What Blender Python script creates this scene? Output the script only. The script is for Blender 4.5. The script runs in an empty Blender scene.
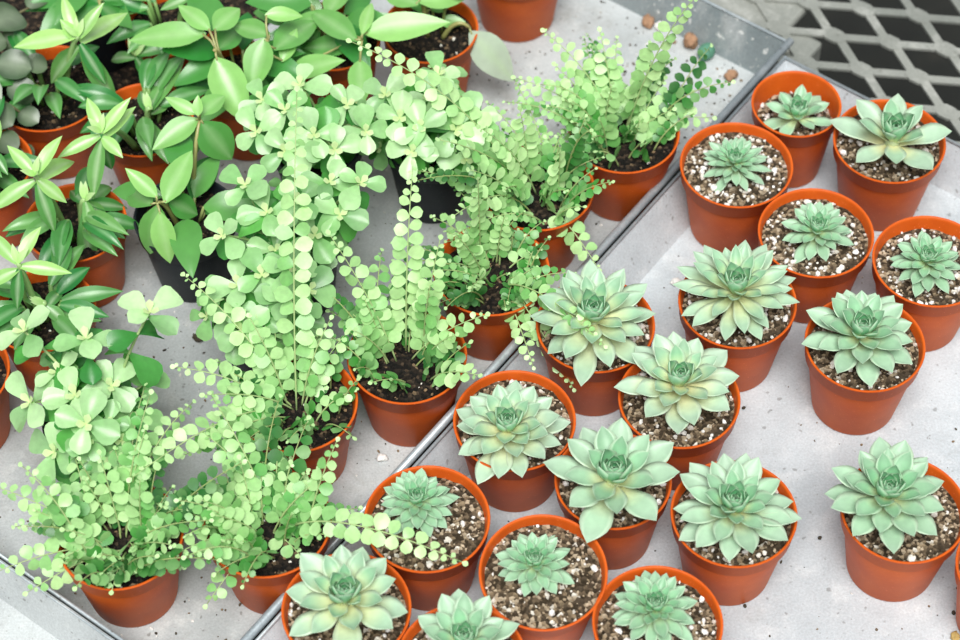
import bpy, bmesh, math, random
from mathutils import Vector, Matrix, noise

V = Vector
PI = math.pi
scene = bpy.context.scene
COL = scene.collection

# =====================================================================
#  LAYOUT (metres; x right, y away from the viewer, z up, tray floor z=0)
# =====================================================================
SUCCULENTS = [  # rim x, y, rim radius, core x, y, core z, rosette radius, leaf count, (outer, inner) leaf rise, width ratio, tilt, soil depth, label
 (0.2312, 0.1871, 0.0325, 0.2317, 0.1821, 0.0660, 0.0281, 15, (14, 80), 0.46, 0, 0.019, 'smallest succulent pot in the back corner, rosette sunk deep below its rim'),
 (0.2935, 0.1497, 0.0400, 0.2943, 0.1439, 0.0840, 0.0436, 12, (22, 80), 0.42, 0, 0.008, 'potted succulent with few long spread leaves like a star, beside the metal mesh'),
 (0.1832, 0.1305, 0.0400, 0.1817, 0.1309, 0.0740, 0.0246, 46, (8, 82), 0.36, 0, 0.007, 'small pale spiky rosette ringed by white grit, pot against the divider at back'),
 (0.2326, 0.0673, 0.0400, 0.2334, 0.0677, 0.0740, 0.0254, 34, (8, 82), 0.44, 0, 0.008, 'small flat rosette ringed by white grit, pot in front of the two rearmost succulents'),
 (0.3082, 0.0403, 0.0400, 0.3051, 0.0391, 0.0740, 0.0251, 38, (8, 82), 0.44, 0, 0.010, 'small succulent in a pot of white grit cut by the right picture edge'),
 (0.1736, 0.0091, 0.0400, 0.1716, 0.0081, 0.0880, 0.0420, 40, (14, 84), 0.30, 0, 0.008, 'big pointed rosette of many narrow leaves, behind the tall open rosette'),
 (0.2550, -0.0282, 0.0400, 0.2514, -0.0291, 0.0860, 0.0388, 30, (16, 84), 0.44, 0, 0.008, 'large blue green rosette in the pot nearest the empty right part of the tray'),
 (0.0771, -0.0080, 0.0400, 0.0751, -0.0108, 0.0860, 0.0450, 32, (14, 80), 0.36, 0, 0.008, 'wide rosette with yellow based leaves, pot beside the tray divider under a fern frond tip'),
 (0.1289, -0.0693, 0.0400, 0.1286, -0.0667, 0.0880, 0.0400, 27, (18, 82), 0.43, 0, 0.008, 'tall open rosette covering its pot, just behind the widest open rosette'),
 (0.0210, -0.0840, 0.0400, 0.0165, -0.0958, 0.0820, 0.0378, 34, (10, 82), 0.42, 0, 0.007, 'flat pale dense rosette with a dark green heart, pot touching the tray divider'),
 (0.0825, -0.1316, 0.0375, 0.0820, -0.1394, 0.0880, 0.0439, 19, (22, 80), 0.44, 0, 0.008, 'widest open rosette with upright broad leaves and a white crumb in its heart'),
 (0.1571, -0.1586, 0.0400, 0.1561, -0.1619, 0.0860, 0.0410, 32, (12, 82), 0.40, 0, 0.008, 'broad pale rosette hiding its soil, front pot beside the empty tray floor'),
 (0.2641, -0.1583, 0.0400, 0.2523, -0.1560, 0.0880, 0.0398, 30, (14, 82), 0.44, 0, 0.009, 'green rosette leaning over the left rim of the lowest pot at right'),
 (-0.0360, -0.1576, 0.0400, -0.0420, -0.1470, 0.0760, 0.0245, 44, (6, 82), 0.42, 0, 0.008, 'small rosette in a half bare brown soil pot crossed by a fern frond'),
 (0.0357, -0.1936, 0.0400, 0.0306, -0.1940, 0.0760, 0.0241, 40, (6, 82), 0.44, 5, 0.008, 'small ragged rosette in a bare gritty pot between two front row pots'),
 (-0.0856, -0.2210, 0.0400, -0.0853, -0.2221, 0.0880, 0.0399, 22, (14, 80), 0.44, 0, 0.008, 'big glossy rosette with dark green heart, pot at the near end of the divider'),
 (0.1042, -0.2353, 0.0400, 0.1029, -0.2285, 0.0780, 0.0273, 38, (8, 82), 0.42, 0, 0.008, 'medium rosette in a gritty pot cut by the bottom edge, rightmost of the front row'),
 (-0.0154, -0.2588, 0.0395, -0.0138, -0.2531, 0.0860, 0.0347, 24, (14, 82), 0.44, 0, 0.008, 'rosette mostly cut off by the bottom picture edge, middle of the front row'),
 (0.3270, -0.2022, 0.0365, 0.3255, -0.2022, 0.0800, 0.0245, 30, (10, 82), 0.44, 0, 0.008, 'orange plastic pot rim only just showing at the right picture edge'),
]
FERNS = [  # rim x, y, radius, filler count, filler length range, lean, frond tips, label
 (0.1057, 0.1641, 0.0400, 40, (0.05, 0.1), (-0.1, 0.25), [(0.089, 0.207, 0.125), (0.0504, 0.213, 0.12), (0.0575, 0.1893, 0.11), (0.0292, 0.1879, 0.1), (0.1344, 0.1876, 0.095), (0.1393, 0.1679, 0.085), (0.1236, 0.2008, 0.1), (0.0766, 0.1408, 0.075), (0.0956, 0.1653, 0.115), (0.0422, 0.1709, 0.09), (0.0625, 0.1567, 0.11), (0.1539, 0.1894, 0.08), (0.1161, 0.159, 0.085), (0.0867, 0.1463, 0.1), (0.1518, 0.1774, 0.19), (0.1684, 0.1685, 0.075)], 'bushy button fern in the rearmost terracotta pot against the divider'),
 (0.0424, 0.1136, 0.0400, 36, (0.05, 0.1), (-0.4, 0.2), [(-0.0812, 0.1395, 0.19), (-0.024, 0.0865, 0.15), (0.0027, 0.0964, 0.15), (0.0301, 0.1209, 0.14), (0.0188, 0.0757, 0.11), (-0.0046, 0.0769, 0.13), (0.0568, 0.1017, 0.12), (0.0823, 0.0542, 0.05), (-0.0151, 0.0464, 0.12)], 'button fern with its soil showing at right, in front of the rearmost fern pot'),
 (0.0084, 0.0409, 0.0400, 40, (0.03, 0.075), (-0.2, 0.1), [(0.0182, 0.0537, 0.11), (-0.0153, 0.0292, 0.12), (0.0808, -0.0378, 0.085), (-0.0061, -0.0093, 0.11), (0.0421, 0.0552, 0.07), (0.0006, 0.0508, 0.15), (0.0611, -0.0434, 0.045), (0.0347, -0.0318, 0.055)], 'small leaved button fern whose pot touches the divider behind the yellow based rosette'),
 (-0.0489, -0.0300, 0.0400, 24, (0.04, 0.085), (0.0, 0.3), [(-0.0409, 0.0381, 0.18), (-0.0747, -0.0157, 0.11), (-0.0954, 0.0069, 0.15), (-0.0246, 0.0009, 0.15), (0.0033, -0.03, 0.11), (-0.002, -0.0706, 0.1), (-0.0164, -0.0382, 0.1), (-0.0317, -0.02, 0.13), (-0.0835, -0.0324, 0.1)], 'tall button fern in the pot beside the divider left of the flat pale rosette'),
 (-0.1207, -0.0662, 0.0400, 24, (0.035, 0.075), (-0.1, 0.2), [(-0.1153, 0.0861, 0.2), (-0.2184, -0.1437, 0.1), (-0.1964, -0.0592, 0.1), (-0.1935, 0.0075, 0.11), (-0.0887, -0.0288, 0.09), (-0.1764, -0.0817, 0.1), (-0.1478, -0.036, 0.12), (-0.0971, -0.0314, 0.11), (-0.1716, -0.0913, 0.08), (-0.1895, -0.114, 0.08)], 'sprawling button fern with long pale arms reaching left over the bare tray floor'),
 (-0.1367, -0.1578, 0.0410, 46, (0.04, 0.09), (-0.15, 0.2), [(-0.0142, -0.2004, 0.085), (-0.1737, -0.2057, 0.05), (-0.1912, -0.188, 0.08), (-0.1736, -0.1674, 0.11), (-0.1518, -0.132, 0.1), (-0.1204, -0.1366, 0.1), (-0.1582, -0.1903, 0.1), (-0.1022, -0.1417, 0.09), (-0.1396, -0.1808, 0.06), (-0.1652, -0.1722, 0.1), (-0.1159, -0.1777, 0.06)], 'button fern throwing one long frond across the divider onto a succulent pot'),
 (-0.2286, -0.1652, 0.0400, 52, (0.045, 0.095), (-0.0, 0.25), [(-0.3031, -0.1914, 0.07), (-0.2841, -0.2003, 0.06), (-0.3063, -0.141, 0.09), (-0.2093, -0.1215, 0.12), (-0.2357, -0.1395, 0.12), (-0.2587, -0.1744, 0.09), (-0.2297, -0.2072, 0.072), (-0.1919, -0.1869, 0.09), (-0.2097, -0.1585, 0.12), (-0.2642, -0.1837, 0.07), (-0.2062, -0.1021, 0.13), (-0.2454, -0.151, 0.11), (-0.1965, -0.1641, 0.1)], 'bushy button fern in the pot nearest the bottom left corner'),
]
ROUND_LEAF = [  # rim x, y, radius, stem tips, label
 (-0.0329, 0.1614, 0.0340, [(-0.0312, 0.1475, 0.125), (-0.0137, 0.1219, 0.12), (-0.0516, 0.125, 0.13), (-0.0257, 0.1737, 0.12), (-0.0005, 0.1371, 0.115), (-0.0438, 0.1028, 0.12), (-0.0073, 0.112, 0.1), (-0.062, 0.1466, 0.13), (-0.038, 0.1155, 0.13)], 'round leaved plant in the bare sided black pot behind the tall button fern'),
 (-0.1143, 0.1618, 0.0340, [(-0.1304, 0.1346, 0.13), (-0.1095, 0.1067, 0.135), (-0.088, 0.138, 0.13), (-0.1297, 0.1008, 0.125), (-0.1507, 0.124, 0.12), (-0.0747, 0.1129, 0.13), (-0.1219, 0.1669, 0.12), (-0.0954, 0.0972, 0.13), (-0.1478, 0.1536, 0.12)], 'round leaved plant hiding its black pot, behind the tall upright fern frond'),
 (-0.1278, 0.0738, 0.0340, [(-0.1694, 0.0326, 0.12), (-0.1177, 0.0538, 0.13), (-0.0981, 0.069, 0.13), (-0.0774, 0.0675, 0.13), (-0.1404, 0.0524, 0.12), (-0.1548, 0.0679, 0.13), (-0.1088, 0.0399, 0.11), (-0.1361, 0.0359, 0.1), (-0.0917, 0.0485, 0.12)], 'round leaved plant with pale whorls, its black pot showing at right under the leaves'),
 (-0.1452, 0.0067, 0.0340, [(-0.1595, 0.0068, 0.1), (-0.1428, 0.0069, 0.11), (-0.128, -0.0065, 0.1), (-0.1117, 0.0014, 0.1), (-0.1565, -0.023, 0.09), (-0.1245, 0.0123, 0.11), (-0.1194, -0.0123, 0.08)], 'round leaved plant in the low black pot with a curved rim on bare tray floor'),
 (-0.2525, -0.0755, 0.0340, [(-0.2511, -0.053, 0.125), (-0.2925, -0.0426, 0.12), (-0.2099, -0.0409, 0.135), (-0.2722, -0.0611, 0.1), (-0.2365, -0.0731, 0.1), (-0.2915, -0.0737, 0.085), (-0.2506, -0.1022, 0.1), (-0.2369, -0.1118, 0.075), (-0.2756, -0.1028, 0.07), (-0.2267, -0.086, 0.08), (-0.2596, -0.0796, 0.1)], 'round leaved plant with big four leaf whorls near the left picture edge'),
]
BROAD_LEAF = [  # pot kind, rim x, y, radius, stems (top, leaves (base, tip, width, paleness)), label
 ('black', -0.2824, 0.3111, 0.0240, [((-0.275, 0.2794, 0.09), [((-0.275, 0.2794, 0.09), (-0.2998, 0.2742, 0.07), 0.02, 0.0), ((-0.275, 0.2794, 0.09), (-0.2593, 0.2781, 0.07), 0.018, 0.05), ((-0.275, 0.2794, 0.09), (-0.2951, 0.3216, 0.08), 0.018, 0.0), ((-0.274, 0.2846, 0.09), (-0.252, 0.2992, 0.08), 0.018, 0.05)])], 'small black pot with dark leaves added to fill the dark gap at the top left'),  # black pot and leaves added where the floor lies in shade
 ('terracotta', -0.1044, 0.2651, 0.0360, [((-0.08, 0.2187, 0.11), [((-0.0786, 0.2256, 0.11), (-0.0169, 0.2298, 0.115), 0.0225, 0.75), ((-0.0818, 0.2087, 0.1), (-0.0804, 0.1725, 0.09), 0.018, 0.55), ((-0.0835, 0.2178, 0.11), (-0.119, 0.2597, 0.1), 0.019, 0.35), ((-0.1326, 0.2069, 0.09), (-0.0921, 0.2042, 0.105), 0.018, 0.6), ((-0.0797, 0.2188, 0.115), (-0.0733, 0.2565, 0.11), 0.01, 0.8), ((-0.0863, 0.2333, 0.09), (-0.125, 0.241, 0.08), 0.018, 0.2)]), ((-0.1063, 0.2492, 0.1), [((-0.1065, 0.2543, 0.1), (-0.0911, 0.3, 0.09), 0.018, 0.5), ((-0.1078, 0.2493, 0.1), (-0.1342, 0.2548, 0.09), 0.015, 0.4), ((-0.1121, 0.2491, 0.09), (-0.1326, 0.2462, 0.06), 0.018, 0.15)])], 'broad leaved plant with one big pale leaf pointing at the top terracotta pot'),
 ('terracotta', -0.1701, 0.2267, 0.0350, [((-0.1829, 0.1975, 0.125), [((-0.1819, 0.1945, 0.12), (-0.162, 0.1596, 0.09), 0.027, 0.7), ((-0.1903, 0.2182, 0.12), (-0.2474, 0.2236, 0.11), 0.02, 0.55), ((-0.1868, 0.2171, 0.125), (-0.2102, 0.2376, 0.13), 0.014, 0.6), ((-0.1848, 0.2219, 0.12), (-0.1673, 0.2433, 0.12), 0.018, 0.5), ((-0.184, 0.2215, 0.1), (-0.1672, 0.246, 0.1), 0.018, 0.15)]), ((-0.1459, 0.211, 0.12), [((-0.1481, 0.213, 0.12), (-0.1591, 0.1845, 0.095), 0.022, 0.5), ((-0.1478, 0.2258, 0.13), (-0.1213, 0.229, 0.125), 0.012, 0.8), ((-0.1425, 0.2107, 0.11), (-0.1129, 0.2494, 0.1), 0.022, 0.3), ((-0.1447, 0.2158, 0.12), (-0.1737, 0.2364, 0.11), 0.016, 0.4), ((-0.1376, 0.2084, 0.1), (-0.1268, 0.232, 0.11), 0.012, 0.7)])], 'broad leaved plant with a large heart shaped leaf hanging forward among the crowded pots'),
 ('terracotta', -0.0324, 0.2704, 0.0360, [((-0.0028, 0.2675, 0.07), [((-0.0029, 0.2634, 0.07), (0.0293, 0.2494, 0.03), 0.027, -1)]), ((-0.0388, 0.2727, 0.1), [((-0.0425, 0.2677, 0.1), (-0.0023, 0.2817, 0.09), 0.022, 0.7), ((-0.0403, 0.2625, 0.1), (-0.0688, 0.294, 0.09), 0.02, 0.5), ((-0.0321, 0.277, 0.08), (-0.0157, 0.2869, 0.08), 0.012, 0.5), ((-0.025, 0.2743, 0.07), (-0.0057, 0.2737, 0.07), 0.011, 0.5)])], 'plant with one pale grey leaf drooping over its rim, dark soil pot at top'),
 ('black', -0.2037, 0.0947, 0.0360, [((-0.2181, 0.0792, 0.1), [((-0.2155, 0.0711, 0.1), (-0.2118, 0.0538, 0.065), 0.0175, 0.75), ((-0.2173, 0.0774, 0.1), (-0.227, 0.0661, 0.06), 0.021, 0.35), ((-0.2175, 0.0803, 0.105), (-0.2382, 0.0939, 0.12), 0.0125, 0.75), ((-0.2126, 0.079, 0.1), (-0.1954, 0.1177, 0.11), 0.019, 0.6), ((-0.2214, 0.0775, 0.1), (-0.2414, 0.1084, 0.08), 0.02, 0.3), ((-0.2116, 0.0859, 0.095), (-0.1935, 0.0887, 0.075), 0.018, 0.1)]), ((-0.1915, 0.1452, 0.11), [((-0.1929, 0.1462, 0.11), (-0.2248, 0.1273, 0.1), 0.018, 0.55), ((-0.19, 0.1433, 0.11), (-0.1717, 0.134, 0.08), 0.026, 0.15), ((-0.1909, 0.1453, 0.115), (-0.1745, 0.1636, 0.115), 0.016, 0.5), ((-0.193, 0.1463, 0.115), (-0.2154, 0.1583, 0.12), 0.01, 0.75), ((-0.1893, 0.1495, 0.1), (-0.2132, 0.1393, 0.07), 0.02, 0.15), ((-0.1914, 0.1399, 0.12), (-0.1909, 0.1503, 0.13), 0.008, 0.8)])], 'broad leaved plant in the black pot beside the left terracotta pots'),
]
STAR_LEAF = [  # rim x, y, radius, stars (centre, leaf tips), label
 (-0.3109, 0.2182, 0.0430, [((-0.28, 0.214, 0.125), [(-0.3292, 0.2191, 0.11), (-0.2915, 0.241, 0.14), (-0.261, 0.2321, 0.14), (-0.2919, 0.2212, 0.135), (-0.264, 0.199, 0.09), (-0.2517, 0.2616, 0.1), (-0.3094, 0.2199, 0.07), (-0.2582, 0.1988, 0.07)])], 'star leaved plant in the dark soil pot beside the grey coin leaves'),
 (-0.2278, 0.2823, 0.0350, [((-0.2075, 0.2777, 0.1), [(-0.2272, 0.2991, 0.1), (-0.1899, 0.2927, 0.1), (-0.2304, 0.273, 0.09), (-0.2017, 0.2666, 0.08)]), ((-0.2495, 0.2472, 0.07), [(-0.2161, 0.2515, 0.075), (-0.2406, 0.2406, 0.05), (-0.2719, 0.2618, 0.05), (-0.2306, 0.2573, 0.08)])], 'terracotta pot with bare dark soil and low leaves at the upper left'),
 (-0.2389, 0.1853, 0.0360, [((-0.2551, 0.118, 0.13), [(-0.2651, 0.1413, 0.14), (-0.234, 0.1358, 0.145), (-0.2853, 0.1042, 0.12), (-0.2403, 0.1029, 0.12), (-0.2642, 0.0915, 0.09), (-0.233, 0.1412, 0.13), (-0.2533, 0.1184, 0.09)]), ((-0.2327, 0.1831, 0.08), [(-0.2245, 0.2219, 0.08), (-0.2109, 0.2365, 0.08), (-0.2351, 0.2173, 0.08), (-0.2208, 0.2016, 0.07), (-0.2433, 0.2121, 0.07)])], 'star leaved plant with upright young leaves, pot squeezed between broad leaved plants'),
 (-0.2799, 0.0905, 0.0360, [((-0.2962, 0.0806, 0.13), [(-0.3152, 0.0991, 0.14), (-0.279, 0.1071, 0.14), (-0.2771, 0.0724, 0.11), (-0.3298, 0.066, 0.11), (-0.2875, 0.062, 0.09), (-0.2775, 0.1196, 0.1), (-0.3162, 0.0935, 0.1)]), ((-0.2697, 0.0917, 0.09), [(-0.257, 0.0616, 0.07), (-0.2566, 0.09, 0.07), (-0.2445, 0.1047, 0.065), (-0.2855, 0.1181, 0.07), (-0.2712, 0.0618, 0.03)])], 'star leaved plant in the tall bare sided terracotta pot beside the black pot'),
 (-0.3507, 0.1449, 0.0360, [((-0.3375, 0.1305, 0.1), [(-0.3584, 0.1311, 0.1), (-0.3252, 0.1159, 0.09), (-0.3336, 0.1583, 0.1), (-0.346, 0.1113, 0.08)])], 'terracotta pot cut by the left picture edge under star shaped leaves'),
 (-0.2948, 0.0144, 0.0360, [((-0.301, 0.0094, 0.125), [(-0.2865, 0.032, 0.135), (-0.3224, 0.0337, 0.13), (-0.2671, 0.008, 0.115), (-0.3065, -0.0024, 0.09), (-0.3264, 0.001, 0.11)]), ((-0.2907, 0.009, 0.08), [(-0.276, -0.0006, 0.07), (-0.3036, 0.0034, 0.06), (-0.3114, 0.03, 0.07), (-0.2828, 0.0292, 0.07)])], 'star leaved plant in the terracotta pot below the tall bare sided one'),
]
GREY_LEAF = (-0.3894, 0.2289, [(-0.3402, 0.2582, 0.1, 0.0158), (-0.3321, 0.2148, 0.095, 0.0127), (-0.3173, 0.2231, 0.09, 0.0085), (-0.3266, 0.2006, 0.085, 0.0109), (-0.3368, 0.1803, 0.08, 0.0109), (-0.3209, 0.1844, 0.075, 0.0085), (-0.3354, 0.1644, 0.07, 0.0097), (-0.3215, 0.1652, 0.06, 0.0073), (-0.3239, 0.294, 0.08, 0.0097), (-0.3411, 0.1574, 0.05, 0.0073), (-0.3503, 0.2314, 0.1, 0.0133), (-0.3534, 0.1919, 0.09, 0.0133), (-0.3377, 0.2505, 0.085, 0.0097)])
TOP_POT = (0.0341, 0.3466)
LEFT_POT = (-0.3516, -0.0364)
PEBBLES = [  # x, y, radius, height, kind, label
 (0.1790, 0.2996, 0.0080, 0.0068, 'green', 'round green pebble lying at the back wall of the left tray'),
 (0.1675, 0.3106, 0.0064, 0.0064, 'brown', 'tan brown clod beside the green pebble'),
 (0.1965, 0.2770, 0.0056, 0.0032, 'brown', 'flat tan chip near the back corner of the left tray'),
 (0.1364, 0.3364, 0.0064, 0.0032, 'brown', 'tan chip lying near the back wall behind the rearmost fern'),
 (0.1462, 0.3307, 0.0048, 0.0032, 'white', 'white crumb beside the tan chip near the back wall'),
 (-0.0682, -0.0675, 0.0036, 0.0024, 'white', 'white crumb on the left tray floor in front of the tall button fern'),
 (-0.1973, 0.0379, 0.0048, 0.0024, 'dark', 'dark clod on the bare floor left of the low black pot'),
 (0.1406, 0.0779, 0.0036, 0.0024, 'white', 'white crumb on the right tray floor beside the divider wall'),
 (0.1796, -0.0319, 0.0014, 0.0008, 'dark', 'dark crumb beside the largest pot left of the empty floor'),
 (0.1591, 0.0956, 0.0021, 0.0012, 'brown', 'tan crumb at the foot of the divider wall'),
 (0.2985, -0.2129, 0.0036, 0.0016, 'tan', 'yellow chip at the bottom right corner'),
 (0.2205, -0.1372, 0.0014, 0.0008, 'dark', 'dark crumb left of the leaning green rosette pot'),
 (0.1668, -0.1871, 0.0013, 0.0008, 'dark', 'dark crumb in front of the broad pale rosette pot'),
 (-0.1989, -0.0978, 0.0032, 0.0016, 'dark', 'dark clod between the two front fern pots'),
]

RIM_Z = 0.068
CORNER = V((0.2393, 0.2756, 0.0))            # back corner where the two big trays meet
AX_U = V((0.61133, 0.79137, 0.0))            # along the divider
AX_V = V((0.79137, -0.61133, 0.0))           # across the trays

def uv(u, v, z):
    return CORNER + AX_U*u + AX_V*v + V((0, 0, z))

# =====================================================================
#  mesh builder
# =====================================================================
class MB:
    def __init__(self):
        self.v = []; self.f = []; self.c = []; self.m = []
    def vert(self, p, c=(1, 1, 1)):
        self.v.append((p[0], p[1], p[2])); self.c.append(c); return len(self.v)-1
    def face(self, idx, m=0):
        self.f.append(tuple(idx)); self.m.append(m)
    def build(self, name, mats, parent=None, smooth=True, at=None, sharp=None):
        me = bpy.data.meshes.new(name)
        if at is not None:
            vs = [(x-at[0], y-at[1], z-at[2]) for x, y, z in self.v]
        else:
            vs = self.v
        me.from_pydata(vs, [], self.f)
        if not isinstance(mats, (list, tuple)): mats = [mats]
        for mt in mats: me.materials.append(mt)
        if len(mats) > 1:
            me.polygons.foreach_set('material_index', self.m)
        me.polygons.foreach_set('use_smooth', [smooth]*len(self.f))
        ca = me.color_attributes.new('tint', 'FLOAT_COLOR', 'POINT')
        flat = []
        for c in self.c: flat.extend((c[0], c[1], c[2], 1.0))
        ca.data.foreach_set('color', flat)
        me.update()
        if sharp is not None:
            me.set_sharp_from_angle(angle=math.radians(sharp))
        ob = bpy.data.objects.new(name, me)
        COL.objects.link(ob)
        if at is not None: ob.location = at
        if parent is not None:
            ob.parent = parent
            if at is not None:
                ob.location = (0, 0, 0)
        return ob

def lathe(mb, cx, cy, prof, n=48, c=(1, 1, 1), close=False, tilt=None):
    rings = []
    for r, z in prof:
        ring = []
        for k in range(n):
            a = 2*PI*k/n
            p = V((cx+r*math.cos(a), cy+r*math.sin(a), z))
            if tilt: p = tilt(p)
            ring.append(mb.vert(p, c))
        rings.append(ring)
    for i in range(len(rings)-1):
        A, B = rings[i], rings[i+1]
        for k in range(n):
            mb.face((A[k], A[(k+1) % n], B[(k+1) % n], B[k]))
    return rings

def tube(mb, pts, rad, sides=6, c=(1, 1, 1), c2=None, m=0, cap=True):
    n = len(pts); rings = []
    pts = [V(p) for p in pts]
    for i, p in enumerate(pts):
        t = (pts[min(i+1, n-1)] - pts[max(i-1, 0)])
        if t.length < 1e-9: t = V((0, 0, 1))
        t.normalize()
        a = t.orthogonal().normalized(); b = t.cross(a)
        if i:
            a = (pa - t*pa.dot(t)).normalized(); b = t.cross(a)
        pa = a
        r = rad(i/(n-1)) if callable(rad) else rad
        k_ = i/(n-1)
        cc = c if c2 is None else tuple(c[j]+(c2[j]-c[j])*k_ for j in range(3))
        rings.append([mb.vert(p + (a*math.cos(2*PI*k/sides)+b*math.sin(2*PI*k/sides))*r, cc) for k in range(sides)])
    for i in range(n-1):
        for k in range(sides):
            mb.face((rings[i][k], rings[i][(k+1) % sides], rings[i+1][(k+1) % sides], rings[i+1][k]), m)
    if cap:
        mb.face(rings[0][::-1], m); mb.face(rings[-1], m)

def bez(p0, p1, p2, n):
    return [p0*(1-t)**2 + p1*2*t*(1-t) + p2*t*t for t in [i/(n-1) for i in range(n)]]

def mix3(a, b, t):
    return tuple(a[j]+(b[j]-a[j])*t for j in range(3))

def interp(tab, t):
    for (a, x), (b, y) in zip(tab, tab[1:]):
        if t <= b: return x+(y-x)*(t-a)/(b-a)
    return tab[-1][1]

# =====================================================================
#  materials
# =====================================================================
def new_mat(name):
    m = bpy.data.materials.new(name); m.use_nodes = True
    nt = m.node_tree; nt.nodes.clear()
    out = nt.nodes.new('ShaderNodeOutputMaterial')
    return m, nt, out

def nd(nt, kind, **kw):
    n = nt.nodes.new(kind)
    for k, v in kw.items():
        if k in n.inputs.keys(): n.inputs[k].default_value = v
        else: setattr(n, k, v)
    return n

def ramp(nt, fac, stops, interp_='LINEAR'):
    r = nt.nodes.new('ShaderNodeValToRGB'); r.color_ramp.interpolation = interp_
    e = r.color_ramp.elements
    while len(e) < len(stops): e.new(0.5)
    for el, (p, c) in zip(e, stops):
        el.position = p; el.color = (c[0], c[1], c[2], 1)
    nt.links.new(fac, r.inputs['Fac'])
    return r.outputs['Color']

def mixc(nt, a, b, fac, mode='MIX'):
    m = nt.nodes.new('ShaderNodeMix'); m.data_type = 'RGBA'; m.blend_type = mode
    for s, v in ((m.inputs[6], a), (m.inputs[7], b), (m.inputs[0], fac)):
        if hasattr(v, 'is_output'): nt.links.new(v, s)
        elif isinstance(v, (int, float)): s.default_value = v
        else: s.default_value = (v[0], v[1], v[2], 1)
    return m.outputs[2]

def leaf_material(name, trans, rough, spec=0.35, blotch=0.12, scale=220, tr_tint=(0.75, 1.0, 0.45)):
    m, nt, out = new_mat(name); L = nt.links.new
    at = nd(nt, 'ShaderNodeAttribute', attribute_name='tint')
    tc = nd(nt, 'ShaderNodeTexCoord')
    nz = nd(nt, 'ShaderNodeTexNoise', Scale=scale, Detail=3.0)
    L(tc.outputs['Object'], nz.inputs['Vector'])
    r = ramp(nt, nz.outputs['Fac'], [(0.3, (1-blotch,)*3), (0.7, (1+blotch,)*3)])
    col = mixc(nt, at.outputs['Color'], r, 1.0, 'MULTIPLY')
    p = nd(nt, 'ShaderNodeBsdfPrincipled', Roughness=rough)
    p.inputs['Specular IOR Level'].default_value = spec
    L(col, p.inputs['Base Color'])
    bp = nd(nt, 'ShaderNodeBump', Strength=0.15, Distance=0.0006)
    L(nz.outputs['Fac'], bp.inputs['Height']); L(bp.outputs['Normal'], p.inputs['Normal'])
    if trans > 0:
        t = nd(nt, 'ShaderNodeBsdfTranslucent')
        tcol = mixc(nt, col, tr_tint, 1.0, 'MULTIPLY')
        L(tcol, t.inputs['Color'])
        mx = nd(nt, 'ShaderNodeMixShader', Fac=trans)
        L(p.outputs[0], mx.inputs[1]); L(t.outputs[0], mx.inputs[2]); L(mx.outputs[0], out.inputs[0])
    else:
        L(p.outputs[0], out.inputs[0])
    return m

def pot_material(name, c1, c2, rough, trans=0.0):
    m, nt, out = new_mat(name); L = nt.links.new
    tc = nd(nt, 'ShaderNodeTexCoord')
    nz = nd(nt, 'ShaderNodeTexNoise', Scale=38.0, Detail=5.0, Roughness=0.6)
    L(tc.outputs['Object'], nz.inputs['Vector'])
    fine = nd(nt, 'ShaderNodeTexNoise', Scale=900.0, Detail=1.0)
    L(tc.outputs['Object'], fine.inputs['Vector'])
    col = ramp(nt, nz.outputs['Fac'], [(0.3, c1), (0.72, c2)])
    sp = ramp(nt, fine.outputs['Fac'], [(0.70, (0, 0, 0)), (0.78, (1, 1, 1))])
    col = mixc(nt, col, tuple(min(1, x*1.25+0.06) for x in c2), sp)
    p = nd(nt, 'ShaderNodeBsdfPrincipled', Roughness=rough)
    p.inputs['Specular IOR Level'].default_value = 0.22
    L(col, p.inputs['Base Color'])
    if trans:
        t = nd(nt, 'ShaderNodeBsdfTranslucent'); L(col, t.inputs['Color'])
        mx = nd(nt, 'ShaderNodeMixShader', Fac=trans)
        L(p.outputs[0], mx.inputs[1]); L(t.outputs[0], mx.inputs[2]); L(mx.outputs[0], out.inputs[0])
    else:
        L(p.outputs[0], out.inputs[0])
    return m

def soil_material(name, stops, scale):
    m, nt, out = new_mat(name); L = nt.links.new
    tc = nd(nt, 'ShaderNodeTexCoord')
    vo = nd(nt, 'ShaderNodeTexVoronoi', Scale=scale)
    L(tc.outputs['Object'], vo.inputs['Vector'])
    sx = nd(nt, 'ShaderNodeSeparateColor'); L(vo.outputs['Color'], sx.inputs[0])
    col = ramp(nt, sx.outputs[0], stops, 'CONSTANT')
    nz = nd(nt, 'ShaderNodeTexNoise', Scale=scale*0.8, Detail=4.0)
    L(tc.outputs['Object'], nz.inputs['Vector'])
    sh = ramp(nt, nz.outputs['Fac'], [(0.3, (0.7,)*3), (0.7, (1.2,)*3)])
    col = mixc(nt, col, sh, 1.0, 'MULTIPLY')
    p = nd(nt, 'ShaderNodeBsdfPrincipled', Roughness=0.95)
    p.inputs['Specular IOR Level'].default_value = 0.15
    L(col, p.inputs['Base Color'])
    bp = nd(nt, 'ShaderNodeBump', Strength=0.9, Distance=0.002)
    L(vo.outputs['Distance'], bp.inputs['Height']); L(bp.outputs['Normal'], p.inputs['Normal'])
    L(p.outputs[0], out.inputs[0])
    return m

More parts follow.
